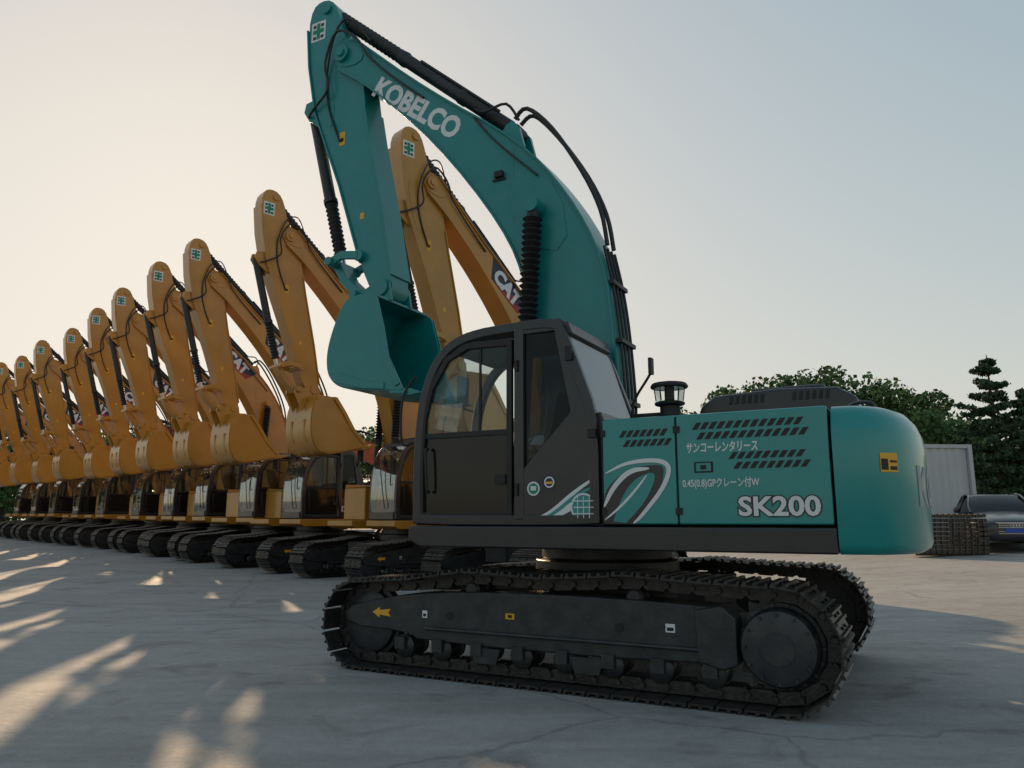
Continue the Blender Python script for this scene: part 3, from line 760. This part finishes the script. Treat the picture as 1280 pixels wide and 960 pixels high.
def pine(x, y, h, w, name):
    z0 = gz(x, y); e = empty(name, (x, y, z0)); t = MB(); f = MB()
    t.lathe((0, 0, 0), (0, 0, h), [(0, .22), (.5, .12), (1, .02)], 10)
    lv = 13
    for i in range(lv):
        fr_ = i/(lv-1); z = h*(.10+.86*fr_); R = w*(1-fr_)**.75*(.6+.65*rs.rand())+.18
        nb = 7 if fr_ < .8 else 5
        for k in range(nb):
            a = 6.283*(k+rs.rand()*.9)/nb; rr = R*(.5+.7*rs.rand()); zo = z+rs.uniform(-.18, .18)
            tip = Vector((rr*math.cos(a), rr*math.sin(a), zo+.02*rr+.30*rr*rs.rand()))
            t.tube([(0, 0, zo), tip*.5+Vector((0, 0, zo*.5-.02)), tip], .03, 5, 0, 0)
            for j in range(6):
                q = (j+1)/6; p = Vector((0, 0, zo)).lerp(tip, q); s = .16+.26*(1-q)+.07*R
                leaves(f, (p.x, p.y, p.z-.03), (s, s, .15), 42, .10, shell=.1)
    t.obj('trunk', e, BK); f.obj('needles', e, PM, recalc=False)
pine(23.8, 37.5, 8.5, 2.3, 'pine_tree')
pine(26.1, 38.5, 7.0, 2.1, 'pine_tree')

# ------------------------------------------------------------------ white container
WC = mat('white_corrugated_steel', (.46, .47, .475), .5, 0, .06, 2, dust=.15)
cx0 = empty('shipping_container', (12.65, 27.2, gz(13.85, 27.2)), math.radians(7))
cm = MB(); Lh, Wh, H = 3.0, 1.2, 3.2
pts = []; x = -Lh+.12
while x < Lh-.3:
    pts += [(x, -Wh+.04), (x+.08, -Wh), (x+.16, -Wh), (x+.24, -Wh+.04)]; x += .28
pts = pts+[(Lh-.1, -Wh+.04), (Lh-.04, -Wh+.1), (Lh-.04, Wh-.05), (-Lh+.04, Wh-.05), (-Lh+.04, -Wh+.1)]
cm.prismz(pts, .12, H-.1)
for sx in (-1, 1):
    for sy in (-1, 1): cm.box(sx*Lh-.07, sx*Lh+.07, sy*Wh-.07, sy*Wh+.07, -.1, H)
for sy in (-1, 1): cm.box(-Lh+.07, Lh-.07, sy*Wh-.05, sy*Wh+.05, H-.13, H-.005); cm.box(-Lh+.07, Lh-.07, sy*Wh-.05, sy*Wh+.05, .02, .15)
for sx in (-1, 1): cm.box(sx*Lh-.05, sx*Lh+.05, -Wh+.07, Wh-.07, H-.13, H-.004)
cm.box(-Lh+.1, Lh-.1, -Wh+.05, Wh-.05, H-.1, H-.03)
cm.obj('walls', cx0, WC)

# ------------------------------------------------------------------ stack of used track shoes
RU = mat('worn_track_steel', (.10, .082, .066), .6, .5, .4, 8, .3, 30, dust=.3)
ex, ey = 11.15, 19.9
te = empty('track_shoe_stack', (ex, ey, gz(ex, ey)), math.radians(-8))
tk = MB()
for i in range(12):
    x = -.80+i*.14
    for j in range(9):
        z = .05+j*.112; off = .05*math.sin(j*.55+i*.2); yy = -.33+off
        tk.prism([(x-.062, z), (x+.062, z+.01), (x+.062, z+.085), (x+.03, z+.095), (x-.062, z+.09)], yy-.02, yy+.5)
        tk.box(x-.05, x-.03, yy-.05, yy-.019, z+.005, z+.085); tk.box(x+.02, x+.04, yy-.05, yy-.019, z+.012, z+.085)
tk.box(-.9, .85, -.2, .1, .0, .04)
tk.obj('plates', te, RU, .004)

# ------------------------------------------------------------------ parked car
CP = mat('dark_car_paint', (.016, .018, .022), .28, .0, .05, 2, coat=.6, dust=.05, spec=.4)
CG = glassmat('car_glass', (.10, .12, .13), .03)
CH = mat('car_chrome', (.5, .5, .52), .2, 1, .05, 3)
HL = mat('headlamp_lens', (.45, .48, .5), .12, .2, .05, 3, coat=1)
PB = mat('blue_plate', (.02, .08, .45), .4, 0, .03, 3)
def car(x, y, head):
    e = empty('parked_car', (x, y, gz(x, y)), head)
    b = MB()
    sta = [(2.46, .62, .27, .56, .64), (2.42, .74, .22, .62, .70), (2.25, .84, .19, .69, .78), (1.9, .895, .18, .75, .86), (1.4, .92, .18, .82, .93), (.95, .93, .18, .88, .985), (0, .93, .18, .92, .99),
           (-1.2, .93, .2, .95, 1.02), (-2.0, .90, .25, .97, 1.06), (-2.35, .84, .32, .95, 1.05), (-2.45, .74, .4, .85, .95)]
    vs = []
    for X, hw, zb, zs, zt in sta:
        half = [(hw*.86, zb), (hw*.98, zb+.12), (hw, zb+.28), (hw*.985, zs-.08), (hw*.93, zs), (hw*.62, zs+(zt-zs)*.75), (hw*.3, zt)]
        ring = [(X, -y_, z_) for y_, z_ in half]+[(X, y_, z_) for y_, z_ in reversed(half)]
        vs += ring
    n = 14; fs = []
    for i in range(len(sta)-1):
        for k in range(n): fs.append((i*n+k, i*n+(k+1) % n, (i+1)*n+(k+1) % n, (i+1)*n+k))
    fs += [tuple(range(n)), tuple((len(sta)-1)*n+k for k in range(n))]
    b.add(vs, fs)
    o = b.obj('body', e, CP); sm = o.modifiers.new('s', 'SUBSURF'); sm.levels = 2; sm.render_levels = 2
    g = MB()
    st2 = [(1.05, .74, .92, .68, .935), (.75, .80, .93, .70, 1.12), (.15, .82, .93, .60, 1.41), (-.4, .82, .93, .60, 1.455), (-1.0, .81, .94, .58, 1.42), (-1.5, .78, .96, .58, 1.24), (-2.0, .72, .98, .62, 1.05)]
    vs = []
    for X, hb, zb, ht, zt in st2:
        vs += [(X, -hb, zb), (X, -(hb+ht)/2-.02, (zb+zt)/2), (X, -ht, zt-.03), (X, -ht*.6, zt), (X, ht*.6, zt), (X, ht, zt-.03), (X, (hb+ht)/2+.02, (zb+zt)/2), (X, hb, zb)]
    n = 8; fs = []; mi = []
    for i in range(len(st2)-1):
        for k in range(n-1):
            fs.append((i*n+k, i*n+k+1, (i+1)*n+k+1, (i+1)*n+k)); mi.append(1 if (k in (2, 3, 4) and i in (2, 3)) else 0)
    g.v += vs; g.f += fs; g.m += mi
    g.obj('greenhouse', e, [CG, CP])
    p = MB()
    for s in (-1, 1):
        p.tube([(1.05, s*.74, .93), (.75, s*.73, 1.12), (.15, s*.61, 1.41), (-.4, s*.61, 1.45), (-1.0, s*.60, 1.41), (-2.0, s*.66, 1.05)], .03, 8, 0, 0)
        p.tube([(-.35, s*.83, .94), (-.4, s*.63, 1.43)], .03, 6, 0, 0)
        p.lathe((.72, s*.95, 1.0), (.72, s*1.1, 1.02), [(0, .05), (.3, .085), (.8, .085), (1, .04)], 12, 0)
    for s in (-1, 1): p.box(-.35, -.1, s*.38-.2, s*.38+.2, .6, 1.22)
    p.box(.5, .95, -.7, .7, .75, .96)
    p.obj('pillars', e, CP)
    w = MB()
    for X in (1.45, -1.40):
        for s in (-1, 1):
            w.lathe((X, s*.72, .34), (X, s*.945, .34), [(0, .3), (.1, .335), (.9, .335), (1, .30)], 32, 0)
            w.lathe((X, s*.90, .34), (X, s*.952, .34), [(0, .22), (1, .22)], 24, 1)
            w.lathe((X, s*.7, .36), (X, s*.935, .36), [(0, .385), (1, .385)], 32, 2)
    w.obj('wheels', e, [M['rubber'], CH, M['black']])
    f = MB()
    def fq(y0, y1, z0, z1, X, mi, skew=.0, back=.25):
        v = []
        for (yy, zz) in ((y0, z0), (y1, z0), (y1, z1-skew), (y0, z1)):
            v.append((X-back*(abs(yy)/.9)**2.5, yy, zz))
        v2 = [(a-.05, b_, c_) for a, b_, c_ in v]
        f.add(v+v2, [(0, 1, 2, 3), (4, 7, 6, 5), (0, 4, 5, 1), (1, 5, 6, 2), (2, 6, 7, 3), (3, 7, 4, 0)], mi)
    fq(-.40, .40, .34, .66, 2.485, 0)
    for z in (.40, .45, .55, .60, .64): fq(-.38, .38, z-.006, z+.006, 2.50, 1)
    fq(-.24, .24, .42, .52, 2.515, 3)
    fq(-.43, .43, .655, .675, 2.50, 1)
    for s in (-1, 1):
        fq(s*.46, s*.80, .58, .69, 2.45, 2, back=.28); fq(s*.5, s*.78, .28, .40, 2.46, 0)
    f.obj('front_fascia', e, [M['black'], CH, HL, PB])
    for i in range(4):
        r = MB(); yy = -.10+i*.066
        P = [(2.515, yy+.04*math.cos(a), .60+.04*math.sin(a)) for a in [k*6.283/16 for k in range(17)]]
        r.tube(P, .006, 5, 0, 0); r.obj('badge_ring_%d' % i, e, CH)
car(13.45, 21.6, math.radians(-112))
car(17.4, 23.0, math.radians(-112))

# ------------------------------------------------------------------ sky and sun
az = math.radians(-23); el = math.radians(17.0)
w = bpy.data.worlds.new('World'); scene.world = w; w.use_nodes = True
N = w.node_tree.nodes; L = w.node_tree.links
sk = N.new('ShaderNodeTexSky'); sk.sky_type = 'NISHITA'; sk.sun_disc = False; sk.sun_elevation = el; sk.sun_rotation = az
sk.air_density = 1.3; sk.dust_density = 1.4; sk.ozone_density = 2.2
# thick evening haze: compress the range between glow and zenith
def vmath(op, a, bb=None, sc=None):
    n = N.new('ShaderNodeVectorMath'); n.operation = op; L.new(a, n.inputs[0])
    if bb is not None:
        if isinstance(bb, tuple): n.inputs[1].default_value = bb
        else: L.new(bb, n.inputs[1])
    if sc is not None: n.inputs['Scale'].default_value = sc
    return n.outputs[0]
xx = vmath('MULTIPLY', sk.outputs[0], (.44, .445, .455))
den = vmath('ADD', vmath('DIVIDE', xx, (.98, .91, .815)), (1, 1, 1))
L.new(vmath('DIVIDE', xx, den), N['Background'].inputs[0]); N['Background'].inputs['Strength'].default_value = 1.0
sd = Vector((math.sin(az)*math.cos(el), math.cos(az)*math.cos(el), math.sin(el)))
sl = bpy.data.lights.new('sun', 'SUN'); sl.energy = 5.0; sl.angle = math.radians(.6); sl.color = (1, .70, .42)
so = bpy.data.objects.new('sun', sl); COL.objects.link(so); so.rotation_euler = (-sd).to_track_quat('-Z', 'Y').to_euler()

# ------------------------------------------------------------------ camera
cd = bpy.data.cameras.new('camera'); cd.sensor_width = 36; cd.lens = 36*955/1280; cd.clip_end = 5000; cd.clip_start = .05
co = bpy.data.objects.new('camera', cd); COL.objects.link(co); co.location = (0, 0, 1.3)
co.rotation_euler = (math.radians(90+10.1), 0, 0); scene.camera = co
scene.view_settings.view_transform = 'Standard'; scene.view_settings.look = 'None'; scene.view_settings.exposure = 0
